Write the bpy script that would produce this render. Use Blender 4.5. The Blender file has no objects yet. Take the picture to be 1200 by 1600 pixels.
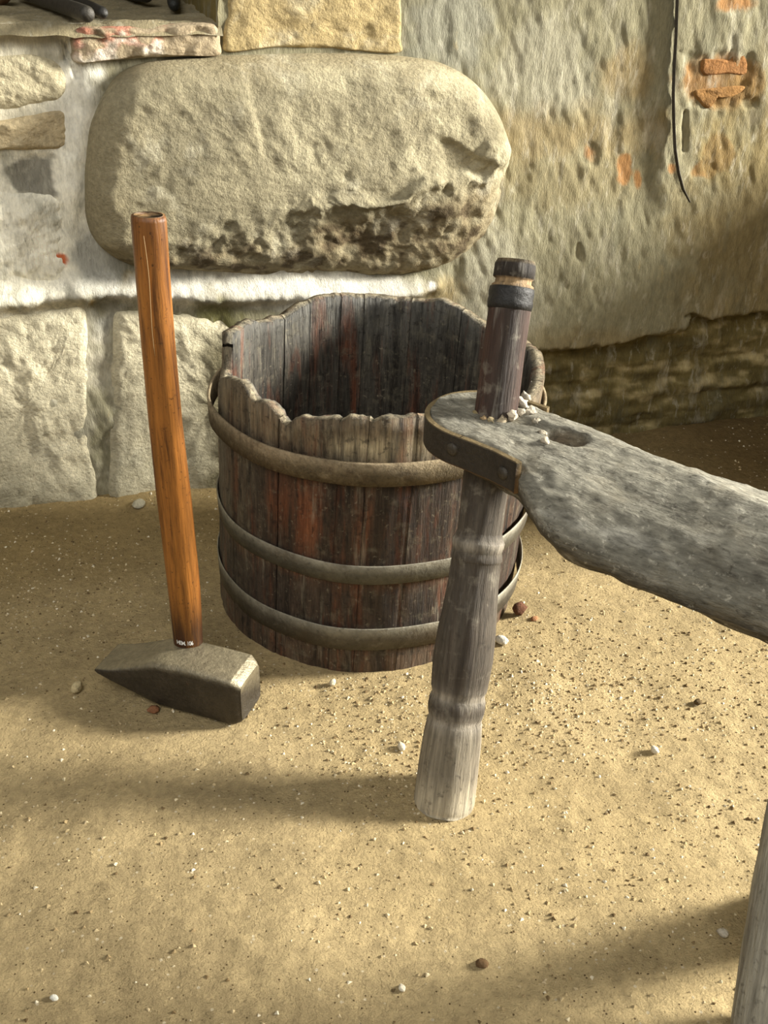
import bpy, math
import numpy as np
from mathutils import Vector, Matrix, Quaternion

# ---------------------------------------------------------------- camera
SC = bpy.context.scene
COL = SC.collection
H, PIT, ROLL, F, YAW = 1.05, 0.5276, 0.0284, 1580.0, -0.29964
WY = 1.91                                                    # the plane of the masonry wall

def cam_axes():
    cy, sy = math.cos(YAW), math.sin(YAW)
    M = np.array([[cy, -sy, 0], [sy, cy, 0], [0, 0, 1]])
    fw = np.array([0, math.cos(PIT), -math.sin(PIT)]); up = np.array([0, math.sin(PIT), math.cos(PIT)]); rt = np.array([1., 0, 0])
    c, s = math.cos(ROLL), math.sin(ROLL)
    return M @ (c * rt + s * up), M @ (c * up - s * rt), M @ fw
CR, CU, CF = cam_axes()
CC = np.array([0, 0, H])
def ray(px, py): return CF + (px - 600) / F * CR - (py - 800) / F * CU
def atz(px, py, z=0.0):
    d = ray(px, py); return CC + d * (z - CC[2]) / d[2]
def aty(px, py, y=WY):
    d = ray(px, py); return CC + d * (y - CC[1]) / d[1]
def proj(P):
    d = np.asarray(P) - CC; w = d @ CF
    return 600 + F * (d @ CR) / w, 800 - F * (d @ CU) / w

cd = bpy.data.cameras.new('camera'); cam = bpy.data.objects.new('camera', cd); COL.objects.link(cam)
cam.matrix_world = Matrix(((CR[0], CU[0], -CF[0], 0), (CR[1], CU[1], -CF[1], 0), (CR[2], CU[2], -CF[2], H), (0, 0, 0, 1)))
cd.sensor_fit = 'VERTICAL'; cd.sensor_height = 36.0; cd.lens = F / 1600 * 36; cd.clip_start = 0.02
SC.camera = cam

# ---------------------------------------------------------------- light
SC.view_settings.view_transform = 'Standard'; SC.view_settings.look = 'None'
SC.view_settings.gamma = 1; SC.view_settings.use_curve_mapping = False
SC.view_settings.exposure = -0.12
W = bpy.data.worlds.new('world'); SC.world = W; W.use_nodes = True
W.node_tree.nodes['Background'].inputs[0].default_value = (1.0, 0.985, 0.95, 1)
W.node_tree.nodes['Background'].inputs[1].default_value = 0.21
def area(name, loc, target, sx, sy, power, col):
    l = bpy.data.lights.new(name, 'AREA'); l.shape = 'RECTANGLE'; l.size = sx; l.size_y = sy; l.energy = power; l.color = col
    o = bpy.data.objects.new(name, l); COL.objects.link(o); o.location = loc
    o.rotation_euler = (Vector(target) - Vector(loc)).to_track_quat('-Z', 'Y').to_euler()
    return o
area('window_light', (7.0, 0.15, 2.75), (0.4, 1.5, 0.35), 1.1, 1.9, 2350, (1.0, 0.97, 0.89))
area('fill_light', (-0.9, -0.6, 2.9), (0.2, 1.6, 0.2), 2.0, 2.0, 74, (1.0, 0.985, 0.94))  # added overhead fill

# ---------------------------------------------------------------- helpers
def lin(c):
    c = np.asarray(c, float) / 255.0
    return np.where(c <= 0.04045, c / 12.92, ((c + 0.055) / 1.055) ** 2.4)
def hsh(ix, iy, iz, seed):
    h = (ix.astype(np.int64) * 374761393 + iy.astype(np.int64) * 668265263 + iz.astype(np.int64) * 2147483647 + seed * 1274126177) & 0xFFFFFFFF
    h = ((h ^ (h >> 13)) * 1274126177) & 0xFFFFFFFF
    h = ((h ^ (h >> 16)) * 2246822519) & 0xFFFFFFFF
    return ((h ^ (h >> 15)) & 0xFFFFFF) / float(0xFFFFFF)
def vn(p, seed=0):
    i = np.floor(p).astype(np.int64); f = p - i; f = f * f * f * (f * (f * 6 - 15) + 10)
    r = 0
    for a in (0, 1):
        wx = f[:, 0] if a else 1 - f[:, 0]
        for b in (0, 1):
            wy = f[:, 1] if b else 1 - f[:, 1]
            for c in (0, 1):
                wz = f[:, 2] if c else 1 - f[:, 2]
                r = r + wx * wy * wz * hsh(i[:, 0] + a, i[:, 1] + b, i[:, 2] + c, seed)
    return r * 2 - 1
def fbm(p, sc, octv=4, seed=0, gain=0.5):
    p = np.asarray(p, float) * np.asarray(sc, float)
    r, a = np.zeros(len(p)), 1.0
    for k in range(octv):
        r += a * vn(p * 2.03 ** k + 17.3 * k, seed + k); a *= gain
    return r
def sst(a, b, x):
    t = np.clip((x - a) / (b - a), 0, 1); return t * t * (3 - 2 * t)

def mesh_np(name, V, faces, mat, parent=None, col=None, smooth=True):
    me = bpy.data.meshes.new(name); V = np.asarray(V, np.float32)
    if isinstance(faces, np.ndarray):
        k = faces.shape[1]; n = len(faces)
        me.vertices.add(len(V)); me.vertices.foreach_set('co', V.ravel())
        me.loops.add(n * k); me.loops.foreach_set('vertex_index', faces.astype(np.int32).ravel())
        me.polygons.add(n); me.polygons.foreach_set('loop_start', np.arange(n, dtype=np.int32) * k)
        me.update(calc_edges=True)
    else:
        me.from_pydata(V.tolist(), [], [list(map(int, f)) for f in faces])
    me.polygons.foreach_set('use_smooth', np.full(len(me.polygons), smooth))
    c4 = np.ones((len(V), 4), np.float32); c4[:, :3] = 1.0 if col is None else col
    at = me.color_attributes.new('col', 'FLOAT_COLOR', 'POINT'); at.data.foreach_set('color', c4.ravel())
    me.materials.append(mat); me.update(); me.validate()
    o = bpy.data.objects.new(name, me); COL.objects.link(o)
    if parent is not None: o.parent = parent
    return o
def grid_faces(nu, nv, wrap=False):
    a = np.arange(nu * nv).reshape(nu, nv)
    if wrap: a = np.concatenate([a, a[:, :1]], 1)
    return np.stack([a[:-1, :-1], a[1:, :-1], a[1:, 1:], a[:-1, 1:]], -1).reshape(-1, 4)
def thing(name, label, cat, loc=(0, 0, 0), rotz=0.0, group=None):
    o = bpy.data.objects.new(name, None); COL.objects.link(o); o.empty_display_size = 0.05
    o.location = loc; o.rotation_euler = (0, 0, rotz); tag(o, label, cat, group); return o
def tag(o, label, cat, group=None, kind=None):
    o['label'] = label; o['category'] = cat
    if group: o['group'] = group
    if kind: o['kind'] = kind

# ---------------------------------------------------------------- materials
def mat(name, rough=0.85, n1=(30, 0.25), n2=(160, 0.35), bump=((90, 0.004), (350, 0.0015)), stretch=(1, 1, 1), spec=0.3, metal=0.0, specks=None, streak=None, ramp=None):
    """colour = attribute 'col' x two noises; relief from two noises; streak = (scale, colour, amount) stains along the stretch"""
    m = bpy.data.materials.new(name); m.use_nodes = True; nt = m.node_tree; N = nt.nodes; L = nt.links
    b = N['Principled BSDF']; b.inputs['Roughness'].default_value = rough; b.inputs['Specular IOR Level'].default_value = spec; b.inputs['Metallic'].default_value = metal
    tc = N.new('ShaderNodeTexCoord'); mp = N.new('ShaderNodeMapping'); mp.inputs['Scale'].default_value = stretch
    L.new(tc.outputs['Object'], mp.inputs[0])
    tcw = N.new('ShaderNodeMapping'); L.new(tc.outputs['Object'], tcw.inputs[0])
    at = N.new('ShaderNodeAttribute'); at.attribute_name = 'col'
    def noise(sc, det=5, rg=0.6, vec=mp):
        n = N.new('ShaderNodeTexNoise'); n.inputs['Scale'].default_value = sc; n.inputs['Detail'].default_value = det; n.inputs['Roughness'].default_value = rg
        L.new(vec.outputs[0], n.inputs['Vector']); return n
    def rng(src, a, bb, c, d):
        r = N.new('ShaderNodeMapRange'); r.inputs[1].default_value = a; r.inputs[2].default_value = bb; r.inputs[3].default_value = c; r.inputs[4].default_value = d
        L.new(src, r.inputs[0]); return r.outputs[0]
    def mixc(fac, a, c, mode='MIX'):
        x = N.new('ShaderNodeMix'); x.data_type = 'RGBA'; x.blend_type = mode
        if isinstance(fac, float): x.inputs[0].default_value = fac
        else: L.new(fac, x.inputs[0])
        L.new(a, x.inputs[6])
        if isinstance(c, tuple): x.inputs[7].default_value = (*c, 1)
        else: L.new(c, x.inputs[7])
        return x.outputs[2]
    c = at.outputs['Color']
    if streak:
        for k, (sc, scol, lo, hi, amt, *iso) in enumerate(streak):
            n = noise(sc, 6, 0.65, tcw if iso else mp); n.inputs['Distortion'].default_value = 0.3
            f = rng(n.outputs[0], lo, hi, 0.0, amt); c = mixc(f, c, tuple(lin(scol)))
    for sc, amp in (n1, n2):
        n = noise(sc); v = rng(n.outputs[0], 0.25, 0.75, 1 - amp, 1 + amp)
        vm = N.new('ShaderNodeVectorMath'); vm.operation = 'SCALE'; L.new(c, vm.inputs[0]); L.new(v, vm.inputs['Scale']); c = vm.outputs[0]
    if specks:
        for sc, scol, thr in specks:
            vo = N.new('ShaderNodeTexVoronoi'); vo.inputs['Scale'].default_value = sc; vo.inputs['Randomness'].default_value = 1.0; L.new(tc.outputs['Object'], vo.inputs['Vector'])
            w = N.new('ShaderNodeTexWhiteNoise'); L.new(vo.outputs['Position'], w.inputs['Vector'])
            g = N.new('ShaderNodeMath'); g.operation = 'GREATER_THAN'; g.inputs[1].default_value = thr; L.new(w.outputs['Value'], g.inputs[0])
            d = rng(vo.outputs['Distance'], 0.25, 0.4, 1.0, 0.0)
            mu = N.new('ShaderNodeMath'); mu.operation = 'MULTIPLY'; L.new(g.outputs[0], mu.inputs[0]); L.new(d, mu.inputs[1])
            c = mixc(mu.outputs[0], c, tuple(lin(scol)))
    L.new(c, b.inputs['Base Color'])
    prev = None
    for sc, dist in bump:
        n = noise(sc, 6, 0.65); bp = N.new('ShaderNodeBump'); bp.inputs['Strength'].default_value = 1.0; bp.inputs['Distance'].default_value = dist
        L.new(n.outputs[0], bp.inputs['Height'])
        if prev: L.new(prev, bp.inputs['Normal'])
        prev = bp.outputs[0]
    if prev: L.new(prev, b.inputs['Normal'])
    return m
M_PLASTER = mat('lime_plaster', 0.92, (22, 0.14), (120, 0.22), ((70, 0.0014), (160, 0.0022), (330, 0.0016)), (1.5, 1, 0.5), 0.15,
                streak=[(9, (206, 200, 182), 0.56, 0.72, 0.35), (13, (104, 102, 84), 0.52, 0.70, 0.55), (40, (196, 190, 170), 0.57, 0.70, 0.4), (55, (96, 90, 70), 0.58, 0.70, 0.45), (30, (182, 156, 100), 0.64, 0.76, 0.35)])
M_STONE = mat('field_stone', 0.9, (18, 0.14), (130, 0.26), ((45, 0.006), (170, 0.004)), (1, 1, 1), 0.2,
              streak=[(11, (210, 203, 178), 0.56, 0.70, 0.4), (16, (112, 104, 78), 0.58, 0.74, 0.5)])
M_BRICK = mat('old_brick', 0.9, (25, 0.2), (140, 0.3), ((60, 0.006), (220, 0.003)), (1, 1, 1), 0.2)
M_EARTH = mat('packed_earth', 0.95, (7, 0.14), (90, 0.22), ((70, 0.010), (260, 0.005)), (1, 1, 1), 0.1,
              specks=[(170, (214, 198, 164), 0.965), (260, (104, 86, 58), 0.955)])
M_GRAVEL = mat('grit', 0.9, (60, 0.15), (300, 0.2), ((300, 0.001),), (1, 1, 1), 0.2)
M_STAVE = mat('dark_oak', 0.66, (38, 0.35), (150, 0.5), ((70, 0.006), (240, 0.003)), (1.4, 1.4, 0.16), 0.35,
              streak=[(26, (112, 58, 30), 0.52, 0.68, 0.6), (50, (140, 132, 112), 0.58, 0.72, 0.55), (40, (26, 21, 15), 0.50, 0.64, 0.7), (34, (120, 112, 92), 0.53, 0.70, 0.5, 1), (85, (24, 19, 14), 0.55, 0.66, 0.6, 1), (120, (150, 140, 116), 0.60, 0.70, 0.5, 1)])
M_HOOPWOOD = mat('brown_hoop', 0.8, (30, 0.22), (150, 0.35), ((90, 0.003), (280, 0.002)), (1, 1, 1), 0.25, streak=[(22, (84, 68, 48), 0.5, 0.66, 0.6), (60, (140, 128, 104), 0.56, 0.7, 0.5), (90, (60, 48, 34), 0.57, 0.68, 0.5)])
M_HOOP = mat('dull_zinc_iron', 0.55, (20, 0.22), (120, 0.25), ((90, 0.0015), (280, 0.0008)), (1, 1, 1), 0.5, 0.35,
             streak=[(14, (70, 58, 43), 0.5, 0.66, 0.6), (50, (126, 122, 108), 0.56, 0.70, 0.5), (90, (48, 40, 31), 0.57, 0.68, 0.5)])
M_IRON = mat('black_iron', 0.5, (30, 0.25), (160, 0.3), ((70, 0.002), (260, 0.001)), (1, 1, 1), 0.5, 0.3)
M_HEAD = mat('worn_steel', 0.42, (24, 0.25), (140, 0.3), ((50, 0.003), (240, 0.0010)), (1, 1, 1), 0.5, 0.45,
             streak=[(30, (120, 72, 36), 0.66, 0.76, 0.5)])
M_HANDLE = mat('varnished_ash', 0.45, (70, 0.30), (220, 0.4), ((90, 0.0014), (300, 0.0008)), (1, 1, 0.06), 0.42,
               streak=[(110, (66, 34, 10), 0.48, 0.64, 0.85), (50, (186, 124, 50), 0.54, 0.72, 0.4), (24, (80, 38, 12), 0.53, 0.68, 0.6), (150, (44, 22, 8), 0.60, 0.68, 0.75, 1)])
M_GREYWOOD = mat('weathered_plank', 0.88, (26, 0.25), (150, 0.45), ((45, 0.006), (170, 0.0045)), (0.4, 1.2, 1.2), 0.25,
                 streak=[(30, (184, 180, 166), 0.54, 0.70, 0.5), (24, (66, 60, 50), 0.54, 0.68, 0.6), (110, (190, 184, 166), 0.59, 0.68, 0.6, 1), (90, (56, 51, 43), 0.58, 0.67, 0.65, 1), (20, (112, 104, 86), 0.5, 0.68, 0.5, 1)])
M_LEG = mat('weathered_leg', 0.7, (38, 0.28), (130, 0.42), ((60, 0.004), (200, 0.0022)), (1.5, 1.5, 0.14), 0.35,
            streak=[(40, (160, 154, 140), 0.57, 0.72, 0.5), (30, (50, 40, 31), 0.52, 0.68, 0.6), (36, (150, 142, 124), 0.56, 0.70, 0.45, 1), (80, (48, 40, 32), 0.57, 0.68, 0.55, 1)])
M_PAINT = mat('white_paint', 0.6, (60, 0.05), (200, 0.05), (), (1, 1, 1), 0.3)

# ---------------------------------------------------------------- wall
def poly_xz(px, y=WY): return np.array([aty(*p, y) for p in px])[:, [0, 2]]
def seg_d(P, line):
    """distance of points to a polyline"""
    best = np.full(len(P), 1e9)
    for a, b in zip(line[:-1], line[1:]):
        ab = b - a; t = np.clip(((P - a) @ ab) / (ab @ ab), 0, 1)
        best = np.minimum(best, np.hypot(*(P - a - t[:, None] * ab).T))
    return best

def wall_colour(P, base):
    """albedo of the plaster: patches of lime, clay and moss, with some shade painted in, where they are on the wall"""
    X, Y = proj(P); n = fbm(P, 14, 4, 5); n2 = fbm(P, 45, 3, 9); c = np.tile(lin(base), (len(P), 1))
    def patch(px, py, rx, ry, rgb, a=1.0, soft=0.35, rag=0.35):
        nonlocal c
        d = np.hypot((X - px) / rx, (Y - py) / ry) + rag * n + 0.5 * rag * n2
        m = (a * (1 - sst(1 - soft, 1 + soft, d)))[:, None]; c = c * (1 - m) + m * lin(rgb)
    patch(0, 330, 190, 420, (216, 208, 184), 0.95, 0.5)
    patch(120, 230, 50, 190, (240, 235, 218), 0.9, 0.5)
    patch(40, 360, 120, 150, (244, 237, 214), 0.95, 0.5)
    patch(165, 430, 45, 80, (150, 148, 138), 0.8)
    patch(60, 270, 32, 30, (112, 108, 96), 0.85, 0.3, 0.8)
    patch(92, 405, 11, 11, (204, 112, 72), 1, 0.2)
    patch(200, 438, 12, 22, (160, 138, 92), 0.9, 0.2)
    patch(143, 468, 7, 14, (160, 138, 92), 0.9, 0.2)
    patch(410, 448, 270, 30, (216, 211, 196), 0.95, 0.35, 0.25)
    patch(700, 40, 75, 70, (140, 138, 122), 0.8)
    patch(860, 110, 70, 110, (158, 153, 132), 0.7)
    patch(880, 205, 150, 40, (140, 120, 80), 0.6, 0.5)
    patch(880, 280, 130, 40, (140, 126, 90), 0.5, 0.5)
    patch(980, 120, 40, 40, (140, 118, 76), 0.6, 0.5)
    for x, y, rx, ry in ((922, 241, 13, 18), (976, 262, 10, 19), (997, 283, 7, 14), (1100, 266, 20, 13), (1148, 4, 30, 15), (1050, 262, 10, 12), (1128, 240, 18, 26)):
        patch(x, y, rx, ry, (160, 116, 70), 0.9, 0.25, 0.5)
    patch(1120, 125, 62, 44, (140, 102, 60), 0.9, 0.2, 0.25)
    patch(1150, 240, 60, 60, (150, 138, 96), 0.4, 0.4)
    patch(760, 470, 70, 90, (172, 167, 146), 0.7, 0.5)
    patch(940, 540, 110, 26, (142, 126, 90), 0.6, 0.5)
    patch(1200, 360, 130, 240, (120, 102, 62), 0.65, 0.6)  # brownish plaster, part of the shade at the right painted in
    patch(345, 560, 40, 90, (104, 94, 60), 0.8, 0.5)  # moss left of the tub, with the tub's shade painted in
    patch(325, 690, 26, 110, (96, 88, 60), 0.8, 0.5)  # lower part of the tub's shade, painted on the wall
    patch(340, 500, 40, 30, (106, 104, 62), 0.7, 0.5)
    patch(690, 455, 36, 30, (160, 140, 96), 0.7, 0.4)
    patch(668, 440, 8, 10, (236, 232, 222), 0.9, 0.2)
    # the darker, dirtier footing under the plaster
    low = lowmask(P)[:, None]
    k = (0.7 * fbm(P, (9, 9, 40), 4, 31) + 0.6 * fbm(P, (30, 30, 60), 4, 35))[:, None]
    foot = lin((104, 92, 56)) * (1 + 0.35 * k); foot = foot + 0.8 * sst(0.15, 1.1, k) * (lin((176, 160, 118)) - foot)
    c = c * (1 - low) + low * foot
    return c
LOWLINE = poly_xz([(690, 600), (822, 556), (930, 548), (1010, 530), (1075, 520), (1085, 497), (1112, 508), (1130, 500), (1200, 494), (1320, 480)])
def lowmask(P):
    zl = np.interp(P[:, 0], LOWLINE[:, 0], LOWLINE[:, 1]) + 0.006 * fbm(P, 40, 3, 77)
    return (1 - sst(-0.012, 0.012, P[:, 2] - zl)) * sst(0.70, 0.80, P[:, 0])
NICHE_X, NICHE_Z = 0.268, 0.893
nx, nz = 760, 330
gx = np.linspace(-1.0, 2.6, nx); gz = np.linspace(-0.08, 1.5, nz)
GX, GZ = np.meshgrid(gx, gz, indexing='ij')
P = np.stack([GX.ravel(), np.full(GX.size, WY), GZ.ravel()], -1)
P2 = P[:, [0, 2]]
rt_ = 1 - 0.55 * sst(0.6, 0.95, P[:, 0]); off = rt_ * 0.010 * fbm(P, 4, 3, 1) + rt_ * 0.0026 * fbm(P, 14, 3, 2) + 0.0015 * fbm(P, (40, 1, 11), 3, 3) + 0.0006 * fbm(P, (110, 1, 60), 2, 4)
off += 0.0015 * fbm(np.stack([P[:, 0] + 0.4 * P[:, 2], P[:, 1], P[:, 2]], -1), (70, 1, 22), 2, 41)
roll_line = poly_xz([(-80, 470), (60, 462), (150, 450), (240, 452), (330, 458), (450, 455), (560, 452), (640, 448), (675, 442)])
d = seg_d(P2, roll_line); off += 0.032 * np.exp(-(d / 0.022) ** 2)          # the rolled lime joint below the boulder
roll2 = poly_xz([(640, 448), (560, 470), (470, 478), (420, 500), (365, 505)]); d = seg_d(P2, roll2); off += 0.012 * np.exp(-(d / 0.02) ** 2)
off += 0.016 * np.exp(-(seg_d(P2, poly_xz([(150, 130), (112, 250), (105, 380), (130, 450)])) / 0.03) ** 2)
low = lowmask(P); off -= 0.035 * low; off += low * (0.006 * fbm(P, (5, 1, 36), 4, 32) + 0.005 * fbm(P, 22, 4, 34) + 0.02 * sst(0.25, 0.0, P[:, 2]))
Xp, Yp = proj(P)
off *= 1 - 0.8 * sst(338, 350, Xp) * (1 - sst(630, 640, Xp)) * (1 - sst(84, 96, Yp)) - 0.6 * (1 - sst(112, 124, Xp)) * sst(70, 82, Yp) * (1 - sst(236, 250, Yp))
off -= 0.005 * (1 - sst(0.85, 1.1, np.maximum(np.abs(Xp - 1122) / 52, np.abs(Yp - 126) / 42) + 0.3 * fbm(P, 40, 3, 8)))
for x, y, rx, ry in ((922, 241, 13, 18), (976, 262, 10, 19), (1100, 266, 20, 13), (1148, 4, 30, 15), (62, 268, 34, 30), (903, 392, 6, 14)):
    off -= 0.003 * (1 - sst(0.8, 1.2, np.hypot((Xp - x) / rx, (Yp - y) / ry) + 0.3 * fbm(P, 40, 2, 8)))
for pts, w, dep in (([(1072, 176), (1070, 235)], 0.004, 0.012), ([(826, 552), (850, 555), (872, 550)], 0.004, 0.012), ([(1075, 497), (1085, 493), (1108, 505), (1200, 496)], 0.004, 0.012),
                    ([(900, 610), (905, 632)], 0.004, 0.01), ([(1108, 33), (105, 60), (100, 95)][1:], 0.004, 0.015), ([(107, 90), (122, 118)], 0.004, 0.012), ([(95, 62), (108, 85)], 0.004, 0.012)):
    off -= dep * np.exp(-(seg_d(P2, poly_xz(pts)) / w) ** 2)
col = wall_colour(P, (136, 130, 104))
V = P.copy(); V[:, 1] = WY - off
fc = grid_faces(nx, nz)
ctr = V[fc].mean(1); keep = ~((ctr[:, 0] < NICHE_X) & (ctr[:, 2] > NICHE_Z)); fc = fc[keep][:, ::-1]
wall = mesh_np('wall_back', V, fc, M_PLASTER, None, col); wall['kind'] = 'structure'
# the recess above the ledge at the left
n = 90; m_ = 50
A, B = np.meshgrid(np.linspace(-1.0, NICHE_X + 0.006, n), np.linspace(0, 1, m_), indexing='ij')
Q = np.stack([A.ravel(), WY - 0.022 + B.ravel() * 0.62, np.full(A.size, 0.897)], -1)
Q[:, 2] += 0.004 * fbm(Q, 25, 4, 51) - 0.02 * (1 - sst(0, 0.05, B.ravel())) ** 2
lc = np.tile(lin((150, 138, 108)), (len(Q), 1)) * (1 + 0.12 * fbm(Q, 12, 3, 52))[:, None]
o = mesh_np('niche_ledge', Q, grid_faces(n, m_)[:, ::-1][:, ::-1], M_PLASTER, wall, lc)
A, B = np.meshgrid(np.linspace(0, 1, 40), np.linspace(0.87, 1.5, 60), indexing='ij')
Q = np.stack([np.full(A.size, NICHE_X), WY - 0.012 + A.ravel() * 0.62, B.ravel()], -1); Q[:, 0] += 0.005 * fbm(Q, 20, 4, 53) + 0.03 * sst(0, 0.08, A.ravel()) * 0
jc = np.tile(lin((128, 112, 66)), (len(Q), 1))
mesh_np('niche_jamb', Q, grid_faces(40, 60), M_PLASTER, wall, jc)
A, B = np.meshgrid(np.linspace(-1.0, NICHE_X + 0.02, 60), np.linspace(0.87, 1.5, 30), indexing='ij')
Q = np.stack([A.ravel(), np.full(A.size, WY + 0.58), B.ravel()], -1); Q[:, 1] += 0.006 * fbm(Q, 20, 3, 54)
mesh_np('niche_back', Q, grid_faces(60, 30)[:, ::-1], M_PLASTER, wall, np.tile(lin((110, 98, 72)), (len(Q), 1)))

def catmull(pts, n):
    pts = np.asarray(pts, float); k = len(pts); t = np.linspace(0, k, n, endpoint=False); i = t.astype(int); f = (t - i)[:, None]
    p0, p1, p2, p3 = pts[(i - 1) % k], pts[i % k], pts[(i + 1) % k], pts[(i + 2) % k]
    return 0.5 * (2 * p1 + (p2 - p0) * f + (2 * p0 - 5 * p1 + 4 * p2 - p3) * f ** 2 + (3 * p1 - p0 - 3 * p2 + p3) * f ** 3)
def stone(name, px, depth, edge, rgb, seed, relief=0.004, sink=0.012, ymid=WY, rings=26, na=150, paint=None, mat_=None, rough=1.0, label=None, shape=None):
    """a stone bedded in the wall: rounded from its outline to its face; depth = how far it stands proud, edge = width of the rounding"""
    ol = catmull(poly_xz(px, ymid), na); c = ol.mean(0)
    s = np.linspace(0, 1, rings) ** 0.75
    pts = c + (ol[None] - c) * s[:, None, None]                       # rings x na
    dist = (1 - s)[:, None] * np.hypot(*(ol - c).T)[None]
    t = np.clip(dist / edge, 0, 1); h = (depth + sink) * np.sqrt(np.clip(1 - (1 - t) ** 2, 0, 1)) - sink
    Q = np.stack([pts[..., 0], np.zeros_like(h), pts[..., 1]], -1).reshape(-1, 3); h = h.ravel()
    w = sst(0.0, 0.3, dist.ravel() / edge + 0.1)
    rel = relief * rough * (1.2 * fbm(Q, 9, 4, seed) + 0.7 * fbm(Q, 34, 3, seed + 5) + 0.35 * fbm(Q, 95, 2, seed + 6))
    if shape is not None: h = h + shape(Q) * w
    Q[:, 1] = ymid - h - rel * w
    cc = np.tile(lin(rgb), (len(Q), 1)) * (1 + 0.16 * fbm(Q, 10, 4, seed + 9))[:, None]
    if paint is not None: cc = paint(Q, cc)
    back = Q[-na:].copy(); back[:, 1] = ymid + 0.05
    Vv = np.concatenate([Q, back]); cc = np.concatenate([cc, cc[-na:]])
    f = grid_faces(rings + 1, na, True)
    o = mesh_np(name, Vv, f[:, ::-1], mat_ or M_STONE, wall, cc)
    if label: o['label'] = label
    return o

def boulder_shape(Q):
    X, Y = proj(np.stack([Q[:, 0], np.full(len(Q), WY - 0.06), Q[:, 2]], -1))
    ridge = np.interp(X, [120, 300, 430, 520, 620, 700, 790], [385, 362, 356, 326, 318, 300, 268])
    n = fbm(Q, 16, 4, 66); dY = Y - ridge + 26 * n
    h = -0.036 * sst(-5, 95, dY) * sst(380, 620, X) - 0.02 * sst(0, 60, dY) * (1 - sst(380, 620, X))
    h += 0.012 * np.exp(-((dY + 8) / 14) ** 2) * sst(380, 540, X)
    r2 = np.interp(X, [660, 700, 740, 800], [205, 215, 240, 268]); h -= 0.010 * sst(-4, 10, Y - r2) * sst(670, 700, X) * (1 - sst(28, 80, Y - r2))
    h -= 0.006 * sst(-6, 6, X - 400 - 0.2 * (Y - 200)) * (1 - sst(6, 120, X - 400)) * (1 - sst(190, 300, Y))
    h += 0.008 * fbm(Q, (4, 8, 6), 3, 67) + 0.0015 * fbm(Q + 0.3 * Q[:, ::-1], (40, 40, 18), 3, 68) * sst(250, 420, X)
    h += 0.007 * np.abs(fbm(Q, 24, 3, 69)) * sst(10, 70, dY)
    return h
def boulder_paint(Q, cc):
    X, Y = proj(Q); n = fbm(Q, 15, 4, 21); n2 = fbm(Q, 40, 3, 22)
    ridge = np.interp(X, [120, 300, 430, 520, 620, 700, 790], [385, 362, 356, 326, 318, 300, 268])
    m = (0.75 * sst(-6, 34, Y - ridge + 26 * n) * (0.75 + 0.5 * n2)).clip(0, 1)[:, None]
    cc = cc * (1 - m) + m * lin((120, 104, 74))  # browns below the ridge, with the overhang's shade painted in
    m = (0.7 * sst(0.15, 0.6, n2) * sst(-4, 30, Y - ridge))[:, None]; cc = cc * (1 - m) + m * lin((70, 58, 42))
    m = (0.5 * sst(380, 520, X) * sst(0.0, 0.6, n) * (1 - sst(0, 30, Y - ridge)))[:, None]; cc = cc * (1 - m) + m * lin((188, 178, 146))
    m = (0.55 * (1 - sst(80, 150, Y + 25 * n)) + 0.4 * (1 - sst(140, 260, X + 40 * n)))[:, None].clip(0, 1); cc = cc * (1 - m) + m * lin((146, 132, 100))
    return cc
BO = [(134, 245), (140, 195), (156, 155), (182, 120), (225, 99), (290, 91), (360, 87), (440, 85), (540, 84), (630, 88), (690, 98), (735, 120), (765, 150), (787, 188), (799, 225), (799, 260),
      (790, 312), (775, 352), (748, 388), (715, 412), (680, 428), (640, 438), (590, 441), (530, 437), (470, 434), (400, 435), (340, 430), (285, 426), (225, 424), (180, 408), (148, 380), (134, 345), (131, 295)]
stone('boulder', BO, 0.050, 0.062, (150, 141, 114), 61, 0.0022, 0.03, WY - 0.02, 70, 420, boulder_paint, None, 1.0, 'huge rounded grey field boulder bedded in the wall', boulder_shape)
stone('stone', [(-120, 95), (-40, 84), (30, 82), (72, 88), (98, 104), (108, 130), (96, 156), (50, 168), (0, 176), (-120, 182)], 0.006, 0.035, (186, 175, 144), 71, 0.003)
stone('stone', [(-60, 195), (0, 188), (50, 178), (98, 170), (110, 185), (112, 215), (106, 232), (60, 236), (5, 236), (-60, 240)], 0.006, 0.018, (190, 172, 136), 72, 0.003)
stone('stone', [(-120, 310), (-20, 296), (60, 300), (112, 305), (128, 340), (126, 400), (112, 440), (60, 452), (-20, 462), (-120, 470)], 0.008, 0.05, (246, 239, 216), 73, 0.005, mat_=M_PLASTER)
def low_paint(Q, cc):
    X, Y = proj(Q); m = (0.6 * sst(690, 780, Y + 30 * fbm(Q, 12, 3, 3)))[:, None]; cc = cc * (1 - m) + m * lin((158, 152, 128))
    m = (0.8 * sst(290, 345, X + 20 * fbm(Q, 14, 3, 4)) * sst(500, 560, Y))[:, None]; return cc * (1 - m) + m * lin((98, 90, 60))  # shade beside the tub painted onto the stone
stone('stone', [(-160, 495), (-60, 488), (40, 480), (100, 476), (130, 470), (138, 500), (142, 580), (146, 680), (150, 810), (60, 830), (-60, 840), (-160, 850)], 0.010, 0.03, (206, 196, 166), 74, 0.004, paint=low_paint)
stone('stone', [(176, 492), (200, 482), (260, 482), (330, 490), (420, 510), (520, 540), (560, 640), (540, 790), (420, 800), (300, 800), (180, 805), (168, 700), (172, 560)], 0.012, 0.03, (202, 192, 162), 75, 0.004, paint=low_paint)
stone('stone', [(352, 0), (345, 60), (352, 82), (420, 76), (520, 78), (622, 84), (630, 60), (630, 0), (632, -60), (352, -60)], 0.005, 0.012, (176, 156, 112), 76, 0.003,
      label='yellowish plastered block above the boulder')
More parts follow.
